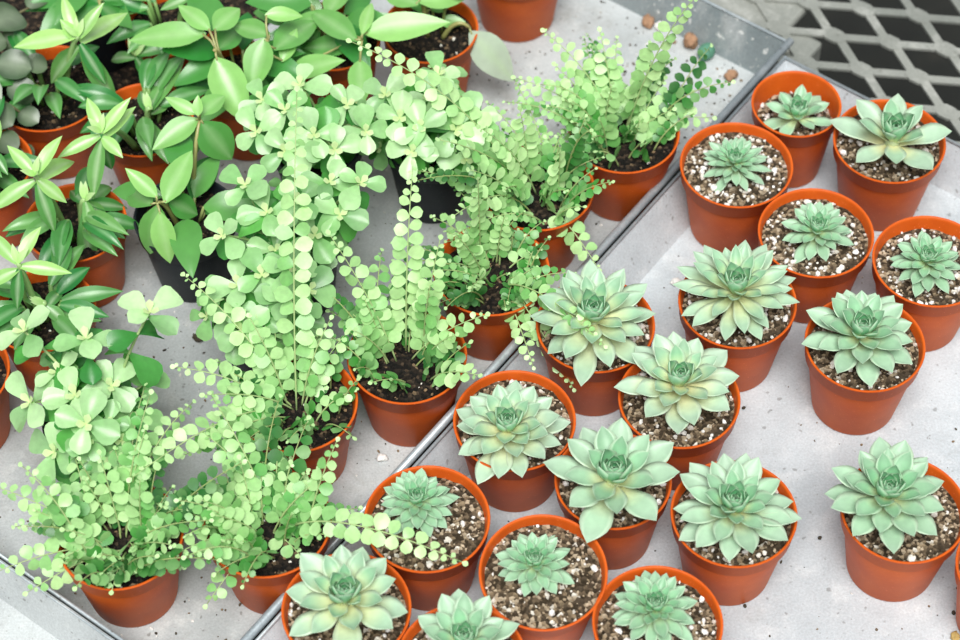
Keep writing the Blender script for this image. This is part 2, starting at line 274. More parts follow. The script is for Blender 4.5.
def tray_material(name, dark, light, metal, rough, stain, dirt=1.0, streak=False):
    m, nt, out = new_mat(name); L = nt.links.new
    tc = nd(nt, 'ShaderNodeTexCoord')
    big = nd(nt, 'ShaderNodeTexNoise', Scale=7.0, Detail=7.0, Roughness=0.62)
    L(tc.outputs['Object'], big.inputs['Vector'])
    base = ramp(nt, big.outputs['Fac'], [(0.32, dark), (0.62, light)])
    # dried water marks and dust
    mp = nd(nt, 'ShaderNodeMapping'); L(tc.outputs['Object'], mp.inputs['Vector'])
    if streak: mp.inputs['Scale'].default_value = (1.0, 1.0, 0.35)
    w = nd(nt, 'ShaderNodeTexNoise', Scale=34.0, Detail=6.0, Roughness=0.7)
    L(mp.outputs[0], w.inputs['Vector'])
    wm = ramp(nt, w.outputs['Fac'], [(0.52, (0, 0, 0)), (0.74, (0.7,)*3)])
    base = mixc(nt, base, stain, wm)
    # soil specks
    for sc, lo, hi, cc in ((170.0, 0.66, 0.70, (0.10, 0.09, 0.075)), (420.0, 0.69, 0.73, (0.16, 0.15, 0.13))):
        s = nd(nt, 'ShaderNodeTexNoise', Scale=sc, Detail=1.5)
        L(tc.outputs['Object'], s.inputs['Vector'])
        base = mixc(nt, base, cc, ramp(nt, s.outputs['Fac'], [(lo+0.02, (0, 0, 0)), (hi+0.03, (0.55*min(1, 0.5+dirt*0.5),)*3)]))
    # broad dirty zones
    d = nd(nt, 'ShaderNodeTexNoise', Scale=16.0, Detail=8.0, Roughness=0.75)
    L(tc.outputs['Object'], d.inputs['Vector'])
    base = mixc(nt, base, (0.20, 0.185, 0.15), ramp(nt, d.outputs['Fac'], [(0.58-0.07*max(0, dirt-0.7)/0.3, (0, 0, 0)), (0.80, (0.75*dirt,)*3)]))
    # fine grain, and dried white drops on the walls
    gr = nd(nt, 'ShaderNodeTexNoise', Scale=620.0, Detail=4.0, Roughness=0.7)
    L(tc.outputs['Object'], gr.inputs['Vector'])
    base = mixc(nt, base, ramp(nt, gr.outputs['Fac'], [(0.30, (0.80,)*3), (0.68, (1.08,)*3)]), 1.0, 'MULTIPLY')
    if streak:
        dr = nd(nt, 'ShaderNodeTexNoise', Scale=230.0, Detail=1.0)
        L(tc.outputs['Object'], dr.inputs['Vector'])
        base = mixc(nt, base, (0.72, 0.74, 0.73), ramp(nt, dr.outputs['Fac'], [(0.66, (0, 0, 0)), (0.72, (0.9,)*3)]))
    p = nd(nt, 'ShaderNodeBsdfPrincipled', Roughness=rough, Metallic=metal)
    L(base, p.inputs['Base Color'])
    rr = ramp(nt, w.outputs['Fac'], [(0.35, (rough-0.1,)*3), (0.7, (min(1, rough+0.2),)*3)])
    L(rr, p.inputs['Roughness'])
    bp = nd(nt, 'ShaderNodeBump', Strength=0.25, Distance=0.001)
    L(w.outputs['Fac'], bp.inputs['Height']); L(bp.outputs['Normal'], p.inputs['Normal'])
    L(p.outputs[0], out.inputs[0])
    return m

def tint_material(name, rough=0.85, spec=0.2):
    m, nt, out = new_mat(name); L = nt.links.new
    at = nd(nt, 'ShaderNodeAttribute', attribute_name='tint')
    tc = nd(nt, 'ShaderNodeTexCoord')
    nz = nd(nt, 'ShaderNodeTexNoise', Scale=500.0, Detail=3.0)
    L(tc.outputs['Object'], nz.inputs['Vector'])
    r = ramp(nt, nz.outputs['Fac'], [(0.3, (0.75,)*3), (0.7, (1.15,)*3)])
    col = mixc(nt, at.outputs['Color'], r, 1.0, 'MULTIPLY')
    p = nd(nt, 'ShaderNodeBsdfPrincipled', Roughness=rough)
    p.inputs['Specular IOR Level'].default_value = spec
    L(col, p.inputs['Base Color']); L(p.outputs[0], out.inputs[0])
    return m

M_TERRA = pot_material('terracotta_plastic', (0.55, 0.085, 0.008), (0.68, 0.128, 0.013), 0.45, 0.08)
M_BLACK = pot_material('black_plastic', (0.010, 0.014, 0.018), (0.018, 0.024, 0.030), 0.5)
M_GRIT = soil_material('gritty_soil', [(0, (0.045, 0.033, 0.02)), (0.28, (0.13, 0.095, 0.06)), (0.48, (0.25, 0.19, 0.12)), (0.62, (0.07, 0.052, 0.034)), (0.80, (0.42, 0.34, 0.24)), (0.95, (0.68, 0.64, 0.56))], 420)
M_PEAT = soil_material('peat_soil', [(0, (0.010, 0.009, 0.008)), (0.45, (0.022, 0.017, 0.013)), (0.82, (0.06, 0.042, 0.028)), (0.96, (0.18, 0.125, 0.075))], 430)
M_CRUMB = tint_material('crumbs')
M_SUCC = leaf_material('succulent_leaf', 0.08, 0.40, 0.5, 0.07, 160, (0.8, 1.0, 0.6))
M_FERN = leaf_material('fern_leaf', 0.25, 0.38, 0.5, 0.10)
M_ROUND = leaf_material('round_leaf', 0.22, 0.34, 0.6, 0.08)
M_BROAD = leaf_material('broad_leaf', 0.22, 0.32, 0.6, 0.07, 90)
M_STAR = leaf_material('star_leaf', 0.22, 0.32, 0.6, 0.08, 120)
M_GREY = leaf_material('grey_leaf', 0.10, 0.38, 0.6, 0.12, 120)
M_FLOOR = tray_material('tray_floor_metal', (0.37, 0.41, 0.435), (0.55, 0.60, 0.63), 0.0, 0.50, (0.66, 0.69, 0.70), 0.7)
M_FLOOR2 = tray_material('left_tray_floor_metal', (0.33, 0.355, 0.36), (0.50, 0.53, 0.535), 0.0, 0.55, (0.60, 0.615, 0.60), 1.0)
M_RIM = tray_material('tray_rim_metal', (0.34, 0.40, 0.43), (0.48, 0.54, 0.57), 0.45, 0.40, (0.66, 0.68, 0.69), 0.5)
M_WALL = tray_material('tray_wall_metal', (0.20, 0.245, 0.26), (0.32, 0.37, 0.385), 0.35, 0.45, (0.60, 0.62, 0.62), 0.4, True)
M_MESH = tray_material('bench_mesh_metal', (0.17, 0.185, 0.165), (0.31, 0.32, 0.29), 0.2, 0.5, (0.56, 0.56, 0.53), 0.6)

# =====================================================================
#  tags
# =====================================================================
def tag(o, label, cat, group=None, kind=None):
    if label: o['label'] = label
    if cat: o['category'] = cat
    if group: o['group'] = group
    if kind: o['kind'] = kind
    return o

def thing(name, loc, label, cat, group=None):
    o = bpy.data.objects.new(name, None)
    o.empty_display_size = 0.02
    COL.objects.link(o); o.location = loc
    return tag(o, label, cat, group)

# parts are modelled in world coordinates, then moved to their thing's frame
def part(mb, name, mats, root, base, smooth=True, sharp=None):
    return mb.build(name, mats, root, smooth, at=base, sharp=sharp)

# =====================================================================
#  trays and bench
# =====================================================================
def slab_from_grid(mb, P, thick, m=0):
    """P: rows of points for a sheet; gives it a thickness downwards/outwards"""
    pass

def make_tray(name, label, u0, u1, v0, v1, flare, mats, r=0.0021, floor_z=0.0):
    """rim rectangle u0..u1 x v0..v1; one folded sheet: floor, flared walls, rolled rim"""
    base = uv((u0+u1)/2, (v0+v1)/2, 0)
    root = thing(name, base, label, 'tray')
    H = 0.034; T = 0.0012
    fl = flare  # (at u0, at u1, at v0, at v1)
    fu0, fu1, fv0, fv1 = u0+fl[0], u1-fl[1], v0+fl[2], v1-fl[3]
    mb = MB()
    def rect(a0, a1, b0, b1, z):
        return [mb.vert(uv(a0, b0, z)), mb.vert(uv(a1, b0, z)), mb.vert(uv(a1, b1, z)), mb.vert(uv(a0, b1, z))]
    inner_floor = rect(fu0, fu1, fv0, fv1, floor_z)
    inner_top = rect(u0, u1, v0, v1, H)
    outer_floor = rect(fu0-T, fu1+T, fv0-T, fv1+T, floor_z-T)
    outer_top = rect(u0-T, u1+T, v0-T, v1+T, H)
    mb.face(inner_floor, 0); mb.face(outer_floor[::-1], 0)
    for k in range(4):
        j = (k+1) % 4
        mb.face((inner_floor[k], inner_top[k], inner_top[j], inner_floor[j]), 1)
        mb.face((outer_floor[k], outer_floor[j], outer_top[j], outer_top[k]), 1)
        mb.face((inner_top[k], outer_top[k], outer_top[j], inner_top[j]), 1)
    part(mb, 'pan', mats[:2], root, base, smooth=False)
    rb = MB()
    cs = [uv(u0, v0, H), uv(u1, v0, H), uv(u1, v1, H), uv(u0, v1, H)]
    for k in range(4):
        a, b = cs[k], cs[(k+1) % 4]
        d = (b-a).normalized()
        q_ = r[k] if isinstance(r, tuple) else r
        tube(rb, [a-d*q_*0.8, b+d*q_*0.8], q_, 8)
    part(rb, 'rolled_rim', mats[2], root, base)
    return root

# left tray: rim front u=-0.678, right rim v=0; right tray beside it, third tray in front
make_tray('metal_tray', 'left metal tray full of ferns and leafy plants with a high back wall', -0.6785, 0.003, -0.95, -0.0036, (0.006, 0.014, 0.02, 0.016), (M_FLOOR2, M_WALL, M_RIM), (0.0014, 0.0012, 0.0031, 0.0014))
make_tray('metal_tray', 'right metal tray with pale dusty floor holding the succulents', -1.05, -0.012, 0.0022, 0.90, (0.02, 0.016, 0.019, 0.02), (M_FLOOR, M_FLOOR, M_RIM), 0.0013)
make_tray('metal_tray', 'empty pale metal tray in the bottom left corner of the picture', -1.20, -0.6822, -1.05, -0.0022, (0.02, 0.009, 0.02, 0.02), (M_FLOOR2, M_FLOOR2, M_RIM), 0.0009)

def make_bench():
    base = uv(0.10, 0.05, -0.004)
    root = thing('expanded_metal_bench', base, 'grey expanded metal mesh bench top showing behind the trays at top right', 'bench')
    mb = MB()
    zt, zb = -0.0035, -0.0058
    A = (0.019, 0.039); B = (-0.019, 0.036)
    O = (0.064, 0.004)
    def prism(poly, tilt=0.0):
        # poly: list of (u, v, dz)
        top = [mb.vert(uv(u, v, zt+dz)) for u, v, dz in poly]
        bot = [mb.vert(uv(u, v, zb+dz)) for u, v, dz in poly]
        mb.face(top[::-1]); mb.face(bot)
        n = len(poly)
        for k in range(n):
            mb.face((top[k], top[(k+1) % n], bot[(k+1) % n], bot[k]))
    hb, wb = 0.0105, 0.0066       # half bond length (along v), half bond width
    ws = 0.0034                   # half strand width
    for i in range(-16, 17):
        for j in range(-16, 17):
            u = O[0]+i*A[0]+j*B[0]; v = O[1]+i*A[1]+j*B[1]
            if not (-0.17 < u < 0.36 and -0.42 < v < 0.42): continue
            prism([(u-wb*0.55, v-hb, 0), (u-wb, v-hb*0.35, 0), (u-wb, v+hb*0.35, 0), (u-wb*0.55, v+hb, 0), (u+wb*0.55, v+hb, 0), (u+wb, v+hb*0.35, 0), (u+wb, v-hb*0.35, 0), (u+wb*0.55, v-hb, 0)])
            for (du, dv), sg in ((A, 1), (B, -1)):
                p0 = (u+sg*0.0016, v+hb*0.55); p1 = (u+du-sg*0.0016, v+dv-hb*0.55)
                d = V((p1[0]-p0[0], p1[1]-p0[1])); d.normalize(); nrm = V((-d.y, d.x))*ws
                prism([(p0[0]+nrm.x, p0[1]+nrm.y, -0.0003), (p0[0]-nrm.x, p0[1]-nrm.y, -0.0003), (p1[0]-nrm.x, p1[1]-nrm.y, -0.0003), (p1[0]+nrm.x, p1[1]+nrm.y, -0.0003)])
    # mesh faces must point outwards
    ob = part(mb, 'mesh_panel', M_MESH, root, base, smooth=False)
    bm = bmesh.new(); bm.from_mesh(ob.data); bmesh.ops.recalc_face_normals(bm, faces=bm.faces); bm.to_mesh(ob.data); bm.free()
    # support rail and post under the mesh
    rl = MB()
    def box(mbx, u0, u1, v0, v1, z0, z1):
        q = [mbx.vert(uv(u, v, z)) for z in (z0, z1) for u, v in ((u0, v0), (u1, v0), (u1, v1), (u0, v1))]
        for f in ((3, 2, 1, 0), (4, 5, 6, 7), (0, 1, 5, 4), (1, 2, 6, 5), (2, 3, 7, 6), (3, 0, 4, 7)): mbx.face([q[k] for k in f])
    box(rl, 0.035, 0.115, -0.50, -0.030, -0.0155, -0.0062)
    r_ = part(rl, 'support_rail', M_MESH, root, base, smooth=False)
    bv = r_.modifiers.new('edge', 'BEVEL'); bv.width = 0.004; bv.segments = 3
    ps = MB(); box(ps, 0.030, 0.055, -0.030, 0.0, -0.69, -0.0065)
    p_ = part(ps, 'post', M_MESH, root, base, smooth=False)
    bv = p_.modifiers.new('edge', 'BEVEL'); bv.width = 0.003; bv.segments = 2
    return root
make_bench()

# dark greenhouse ground far below the bench
gm, gnt, gout = new_mat('greenhouse_ground')
_tc = nd(gnt, 'ShaderNodeTexCoord')
_nz = nd(gnt, 'ShaderNodeTexNoise', Scale=14.0, Detail=8.0, Roughness=0.7)
gnt.links.new(_tc.outputs['Object'], _nz.inputs['Vector'])
_c = ramp(gnt, _nz.outputs['Fac'], [(0.35, (0.003, 0.004, 0.003)), (0.58, (0.007, 0.008, 0.006)), (0.75, (0.03, 0.026, 0.02))])
_p = nd(gnt, 'ShaderNodeBsdfPrincipled', Roughness=0.95)
gnt.links.new(_c, _p.inputs['Base Color']); gnt.links.new(_p.outputs[0], gout.inputs[0])
g = MB()
q = [g.vert(p) for p in ((-4, -3, -0.7), (4, -3, -0.7), (4, 4, -0.7), (-4, 4, -0.7))]; g.face(q)
fl = g.build('floor', gm, smooth=False); fl['kind'] = 'structure'

# =====================================================================
#  pots and soil
# =====================================================================
def pot_profile(R):
    k = R/0.040
    rb = 0.0285*k; rs = 0.0362*k
    zr = RIM_Z
    return [(0.0, 0.0025), (rb*0.80, 0.0025), (rb*0.86, 0.0004), (rb*0.95, 0.0), (rb, 0.0014),
            (rs, zr-0.0150), (rs+0.0001, zr-0.0140), (R-0.0021, zr-0.0132), (R-0.0014, zr-0.0125),
            (R-0.0007, zr-0.0012), (R, zr-0.0006), (R-0.0002, zr), (R-0.0009, zr+0.0002), (R-0.0017, zr-0.0003),
            (R-0.0022, zr-0.0020), (rs-0.0014, zr-0.0150), (rb-0.0012, 0.0045), (0.0, 0.0045)]

def tilt_fn(x, y, deg):
    if not deg: return None
    rot = Matrix.Rotation(math.radians(deg), 4, 'X')
    piv = V((x, y-0.028, 0))
    return lambda p: rot @ (V(p)-piv) + piv

def make_pot(root, base, x, y, R, mat, tf=None):
    mb = MB()
    lathe(mb, x, y, pot_profile(R), 56, tilt=tf)
    return part(mb, 'pot', mat, root, base, sharp=50)

def rough_disc(mb, x, y, z, R, seed, amp=0.0016, dome=0.001, n=40, rings=12, tf=None):
    o = V((seed*3.1, seed*1.7, 0))
    prev = None
    c0 = None
    for i in range(rings+1):
        r = R*i/rings
        ring = []
        cnt = 1 if i == 0 else n
        for k in range(cnt):
            a = 2*PI*k/n
            px, py = r*math.cos(a), r*math.sin(a)
            h = noise.noise(V((px*120, py*120, 0))+o)*amp + noise.noise(V((px*420, py*420, 3))+o)*amp*0.7 + dome*(1-(r/R)**2)
            p = V((x+px, y+py, z+h))
            if tf: p = tf(p)
            ring.append(mb.vert(p))
        if i == 1:
            for k in range(n): mb.face((prev[0], ring[k], ring[(k+1) % n]))
        elif i > 1:
            for k in range(n): mb.face((prev[k], ring[k], ring[(k+1) % n], prev[(k+1) % n]))
        prev = ring

ICO = None
def ico():
    global ICO
    if ICO is None:
        bm = bmesh.new(); bmesh.ops.create_icosphere(bm, subdivisions=1, radius=1.0)
        bm.verts.ensure_lookup_table()
        ICO = ([v.co.copy() for v in bm.verts], [[v.index for v in f.verts] for f in bm.faces])
        bm.free()
    return ICO

def chunk(mb, p, s, rng, c, flat=0.7):
    vs, fs = ico()
    rot = Matrix.Rotation(rng.uniform(0, 2*PI), 3, V((rng.gauss(0, 1), rng.gauss(0, 1), rng.gauss(0, 1)+0.01)).normalized())
    sc = (s*rng.uniform(0.7, 1.25), s*rng.uniform(0.7, 1.25), s*flat)
    ids = []
    for v in vs:
        k = rng.uniform(0.82, 1.15)
        w = rot @ V((v.x*sc[0]*k, v.y*sc[1]*k, v.z*sc[2]*k))
        ids.append(mb.vert(p+w, c))
    for f in fs: mb.face([ids[i] for i in f])

GRIT_COLS = [(0.80, 0.79, 0.75), (0.82, 0.81, 0.78), (0.78, 0.75, 0.68), (0.34, 0.265, 0.175), (0.22, 0.16, 0.10), (0.075, 0.055, 0.036), (0.50, 0.41, 0.29)]
def make_soil(root, base, x, y, R, depth, kind, seed, tf=None):
    rng = random.Random(seed*77+5)
    ri = R-0.0026-depth*0.09
    z = RIM_Z-depth
    mb = MB(); rough_disc(mb, x, y, z, ri, seed, tf=tf)
    so = part(mb, 'soil', M_GRIT if kind == 'grit' else M_PEAT, root, base)
    cb = MB()
    if kind == 'grit':
        white = rng.uniform(0.14, 0.30) if seed not in (13, 14) else 0.10
        if seed in (2, 3, 4): white = 0.42
        for _ in range(230):
            a = rng.uniform(0, 2*PI); r = ri*0.96*math.sqrt(rng.uniform(0.05, 1))
            w = rng.random() < white
            c = rng.choice(GRIT_COLS[:3]) if w else rng.choice(GRIT_COLS[3:])
            s = (rng.uniform(0.0008, 0.0017) if rng.random() < .7 else rng.uniform(0.0017, 0.0029)) if w else rng.uniform(0.0005, 0.0014)
            p = V((x+r*math.cos(a), y+r*math.sin(a), z+0.0010+s*0.3))
            if tf: p = tf(p)
            chunk(cb, p, s, rng, c)
    else:
        for _ in range(70):
            a = rng.uniform(0, 2*PI); r = ri*0.95*math.sqrt(rng.uniform(0.02, 1))
            q = rng.random()
            c = (0.72, 0.69, 0.62) if q < 0.10 else ((0.24, 0.16, 0.09) if q < 0.4 else (0.045, 0.033, 0.024))
            s = rng.uniform(0.0005, 0.0015)
            p = V((x+r*math.cos(a), y+r*math.sin(a), z+0.0008+s*0.3))
            chunk(cb, p, s, rng, c, 0.6)
    g_ = part(cb, 'grit' if kind == 'grit' else 'peat_crumbs', M_CRUMB, None, V((0, 0, 0)), smooth=False)
    g_.parent = so; g_['kind'] = 'stuff'
    g_.location = -V(base)
    return so

# =====================================================================
#  succulents
# =====================================================================
W_SUCC = [(0, .42), (.15, .48), (.35, .70), (.52, .92), (.63, 1.0), (.73, .95), (.82, .75), (.90, .46), (.955, .20), (1.0, .01)]
TS = [0, .14, .28, .42, .55, .66, .76, .84, .90, .945, .98, 1.0]

def succ_leaf(mb, o, az, L, W, e0, e1, thick, cup, age, rng, hue, ext=0.72):
    hz = V((math.cos(az), math.sin(az), 0)); side = V((-math.sin(az), math.cos(az), 0))
    top = []; bot = []
    pos = V(o); lt = 0
    tw = rng.uniform(-0.12, 0.12)
    base_c = mix3((0.80, 0.76, 0.42), (0.66, 0.76, 0.42), hue)
    mid_c = mix3(mix3((0.43, 0.595, 0.435), (0.33, 0.54, 0.345), hue), (0.13, 0.43, 0.19), max(0, min(1, (age-0.22)/0.5)))
    tip_c = mix3(mix3((0.42, 0.55, 0.42), (0.33, 0.50, 0.35), hue), (0.18, 0.42, 0.22), age)
    if age > .5: base_c = mix3(base_c, mid_c, min(1, (age-.4)*2))
    var = rng.uniform(0.90, 1.08)
    for t in TS:
        el = math.radians(e0+(e1-e0)*t)
        d = hz*math.cos(el)+V((0, 0, math.sin(el)))
        pos = pos + d*(L*(t-lt)); lt = t
        nrm = -hz*math.sin(el)+V((0, 0, math.cos(el)))
        s2 = (side + nrm*tw).normalized()
        w = W*0.5*interp(W_SUCC, t)
        th = thick*(1-0.75*t)*(1 if t < .97 else .4)
        c = mix3(base_c, mid_c, max(0, min(1, (t-ext*0.3)/(ext*0.7)))) if t < ext else mix3(mid_c, tip_c, max(0, (t-.7)/.3))
        c = tuple(x*var for x in c)
        edge = mix3(c, (0.70, 0.80, 0.60), 0.45)
        tr = []; br = []
        for s in (-1, -.6, 0, .6, 1):
            cz = cup*w*(s*s)-cup*w*0.4
            cc = edge if abs(s) == 1 else c
            tr.append(mb.vert(pos+s2*(w*s)+nrm*cz, cc))
            if abs(s) == 1: br.append(tr[-1])
            else: br.append(mb.vert(pos+s2*(w*s*0.96)+nrm*(cz-th*(1-s*s)-0.0003), tuple(x*1.0 for x in c)))
        top.append(tr); bot.append(br)
    for i in range(len(TS)-1):
        for k in range(4):
            mb.face((top[i][k], top[i][k+1], top[i+1][k+1], top[i+1][k]))
            mb.face((bot[i][k+1], bot[i][k], bot[i+1][k], bot[i+1][k+1]))

def make_rosette(root, base, cx, cy, cz, z0, R, n, el, wr, seed):
    """outer leaves in one mesh, the tight heart as its sub-part"""
    rng = random.Random(seed*131+7)
    hue = rng.uniform(0, 0.7) if R > 0.031 else rng.uniform(0.85, 1.15)
    outer = MB(); core = MB()
    ga = math.radians(137.5)
    a0 = rng.uniform(0, 2*PI)
    nc = 16 if n < 30 else 20                # heart leaves
    tot = n+nc
    zlo = max(z0+0.002, cz-R*0.36)
    # short thick stem under the leaves
    tube(outer, [V((cx, cy, z0-0.004)), V((cx, cy, zlo)), V((cx, cy, zlo+(cz-zlo)*0.6))], 0.0045*R/0.036, 10, (0.42, 0.50, 0.28))
    for i in range(tot):
        t = i/(tot-1)
        if i < n:
            k = i/n
            L = R*(1.0-0.46*k**1.3)*rng.uniform(0.90, 1.08)
            e0 = el[0]+(el[1]-el[0])*0.66*k**1.5 + rng.uniform(-6, 6)
            e1 = e0-16+10*k+rng.uniform(-7, 7)
            wmul = (1.0+0.10*k) if n < 30 else (0.95+0.22*k)
            if R < 0.031: wmul *= 0.86
            W = L*wr*wmul*rng.uniform(0.92, 1.08)
            z = zlo+(cz-zlo)*0.62*k
            rad = R*0.075*(1-0.4*k)
            cup = 0.30+0.25*k
            th = 0.10*W
            tgt = outer; age = k*0.55
        else:
            k = (i-n)/nc
            L = R*(0.56 if n < 24 else 0.50)*(1-0.62*k)*rng.uniform(0.94, 1.06)
            e0 = el[0]+(el[1]-el[0])*(0.66+0.34*k); e1 = e0+14+6*k
            W = L*max(wr, 0.40)*(1.40+0.25*k)
            z = zlo+(cz-zlo)*(0.52+0.22*k); rad = R*0.055*(1-k*0.8)
            cup = 0.62; th = 0.12*W
            tgt = core; age = 0.55+0.40*k
        az = a0+i*ga+rng.uniform(-0.10, 0.10)
        o = V((cx+rad*math.cos(az), cy+rad*math.sin(az), z))
        succ_leaf(tgt, o, az, L, W, e0, e1, th, cup, age, rng, hue, 0.74 if seed in (5, 7, 8, 9, 15) else 0.50)
    ro = part(outer, 'rosette', M_SUCC, root, base)
    co = part(core, 'rosette_heart', M_SUCC, None, V((0, 0, 0)))
    co.parent = ro; co.location = -V(base)
    return ro

for i, (x, y, R, cx, cy, cz, rad, n, el, wr, tilt, sd, label) in enumerate(SUCCULENTS):
    base = V((x, y, 0.0))
    root = thing('potted_succulent', base, label, 'succulent', 'potted succulents in the right tray')
    tf = tilt_fn(x, y, tilt)
    make_pot(root, base, x, y, R, M_TERRA, tf)
    make_soil(root, base, x, y, R, sd, 'grit', i, tf)
    make_rosette(root, base, cx, cy, cz, RIM_Z-sd, rad, n, el, wr, i)

# =====================================================================
#  thin leaves
# =====================================================================
def sheet_leaf(mb, o, d, up, L, W, prof, fold, curl, cols, nt=6, across=(-1, 0, 1), m=0, stripe=None):
    """cols: (base, tip) tints; fold lifts the edges, curl bends the tip down (radians)"""
    d = d.normalized()
    side = d.cross(up)
    if side.length < 1e-5: side = d.orthogonal()
    side.normalize(); up = side.cross(d).normalized()
    pos = V(o); lt = 0; rows = []
    for i in range(nt+1):
        t = i/nt
        a = -curl*(t-0.15)
        dd = d*math.cos(a)+up*math.sin(a); nn = up*math.cos(a)-d*math.sin(a)
        pos = pos+dd*(L*(t-lt)); lt = t
        w = W*0.5*interp(prof, t)
        c = mix3(cols[0], cols[1], t)
        row = []
        for s in across:
            cc = c
            if stripe and abs(s) < 0.45: cc = mix3(c, stripe, 0.75 if s == 0 else 0.5)
            row.append(mb.vert(pos+side*(w*s)+nn*(fold*abs(s)*w), cc))
        rows.append(row)
    for i in range(nt):
        for k in range(len(across)-1):
            mb.face((rows[i][k], rows[i][k+1], rows[i+1][k+1], rows[i+1][k]), m)

P_ROUND = [(0, .10), (.12, .42), (.3, .82), (.5, 1.0), (.7, .97), (.85, .74), (.95, .42), (1, .06)]
P_OBOV = [(0, .12), (.15, .30), (.35, .62), (.58, .96), (.74, 1.0), (.87, .80), (.96, .42), (1, .08)]
P_BROAD = [(0, .10), (.08, .42), (.22, .86), (.36, 1.0), (.52, .94), (.68, .74), (.82, .47), (.93, .2), (1, .01)]
P_LANCE = [(0, .30), (.12, .60), (.30, .93), (.45, 1.0), (.60, .88), (.76, .60), (.90, .26), (1, .01)]
P_DISC = [(0, .25), (.12, .66), (.3, .93), (.5, 1.0), (.7, .93), (.88, .62), (1, .08)]

F_OLD_SHADE = (0.010, 0.12, 0.020); F_MID = (0.060, 0.35, 0.045); F_NEW_LIT = (0.55, 0.81, 0.38)  # leaf age, plus light on upper fronds and shade on fillers put into colour

def make_frond(root, base, p0, tip, lift, size, tone, rng, up=None, idx=0):
    mb = MB()
    p0 = V(p0); tip = V(tip)
    dist = (tip-p0).length
    p1 = p0.lerp(tip, 0.30)+V((0, 0, lift*dist))
    n = max(8, int(dist/0.0052))
    path = bez(p0, p1, tip, 40)
    # arc-length table
    acc = [0]
    for a, b in zip(path, path[1:]): acc.append(acc[-1]+(b-a).length)
    tot = acc[-1]
    def pt(s):
        for k in range(len(acc)-1):
            if s <= acc[k+1]:
                f = (s-acc[k])/max(1e-9, acc[k+1]-acc[k]); return path[k].lerp(path[k+1], f), (path[k+1]-path[k]).normalized()
        return path[-1], (path[-1]-path[-2]).normalized()
    stem_c = mix3((0.36, 0.44, 0.16), (0.50, 0.66, 0.30), tone)
    tube(mb, path[::3]+[path[-1]], lambda t: 0.00062*(1.15-0.75*t), 5, stem_c)
    n0 = up if up is not None else V((rng.uniform(-.35, .35), -0.45+rng.uniform(-.3, .3), 0.85)).normalized()
    step = size*0.90
    s = tot*0.10+step
    roll = rng.uniform(-0.4, 0.4)
    while s < tot:
        p, t = pt(s)
        f = s/tot
        side = t.cross(n0)
        if side.length < 0.15: side = t.orthogonal()
        side.normalize(); nn = side.cross(t).normalized()
        k = size*(0.62+0.50*math.sin(PI*min(1, f*0.95+0.12)))*(1.0 if f < .82 else 1.0-0.62*(f-.82)/.18)
        for sg in (-1, 1):
            d = side*sg + t*rng.uniform(0.10, 0.40) + nn*rng.uniform(-0.55, 0.25)
            L = k*rng.uniform(0.88, 1.12)
            c = mix3(mix3(F_OLD_SHADE, F_MID, min(1, tone*2)), F_NEW_LIT, max(0, min(1, tone*1.3-0.50+0.40*f+rng.uniform(-.40, .40))))
            u_ = (nn + V((rng.uniform(-.55, .55), rng.uniform(-.55, .55), 0.25))).normalized()
            sheet_leaf(mb, p+t*(sg*step*0.12), d, u_, L, L*rng.uniform(0.80, 0.96), P_ROUND, rng.uniform(-0.10, 0.22), rng.uniform(0, 0.6), (c, mix3(c, F_NEW_LIT, 0.12)), 6)
        s += step*(1.0 if f < .8 else 0.72)
    p, t = pt(tot)
    sheet_leaf(mb, p, t, n0, size*0.42, size*0.36, P_ROUND, 0.1, 0.2, (F_NEW_LIT, F_NEW_LIT), 5)
    return part(mb, 'frond', M_FERN, root, base)

for i, (x, y, R, nfill, lr, lean, tips, label) in enumerate(FERNS):
    rng = random.Random(400+i)
    base = V((x, y, 0))
    root = thing('potted_fern', base, label, 'fern', 'potted button ferns in the left tray')
    make_pot(root, base, x, y, R, M_TERRA)
    make_soil(root, base, x, y, R, 0.010, 'peat', 40+i)
    z0 = RIM_Z-0.011
    small = (i == 2)
    for tp in tips:
        d = V(tp)-V((x, y, z0))
        h = V((d.x, d.y, 0)); h = h.normalized() if h.length > 1e-4 else V((1, 0, 0))
        r = rng.uniform(0.004, 0.016)
        p0 = V((x, y, z0))+h*r+V((rng.uniform(-.006, .006), rng.uniform(-.006, .006), 0))
        ln = d.length
        make_frond(root, base, p0, tp, rng.uniform(0.22, 0.36), min(0.0112, 0.0084+ln*0.013)*(0.8 if small else 1), rng.uniform(0.50, 0.95), rng)
    for k in range(nfill):
        a = rng.uniform(0, 2*PI)
        r = 0.027*math.sqrt(rng.random())
        p0 = V((x+r*math.cos(a), y+r*math.sin(a), z0))
        ln = rng.uniform(*lr)
        if k % 3 == 0: ln *= 0.55
        az = a+rng.uniform(-1.1, 1.1)
        out_ = rng.uniform(0.25, 0.75)
        tp = p0+V((math.cos(az)*out_*ln+lean[0]*ln*0.55, math.sin(az)*out_*ln+lean[1]*ln*0.75, ln*rng.uniform(0.15, 0.70)))
        tp.z = max(tp.z, 0.070)
        make_frond(root, base, p0, tp, rng.uniform(0.25, 0.60), rng.uniform(0.0060, 0.0098)*(0.8 if small else 1), rng.uniform(0.0, 0.75), rng, V((rng.uniform(-.6, .6), -0.4+rng.uniform(-.5, .5), 0.85)).normalized())

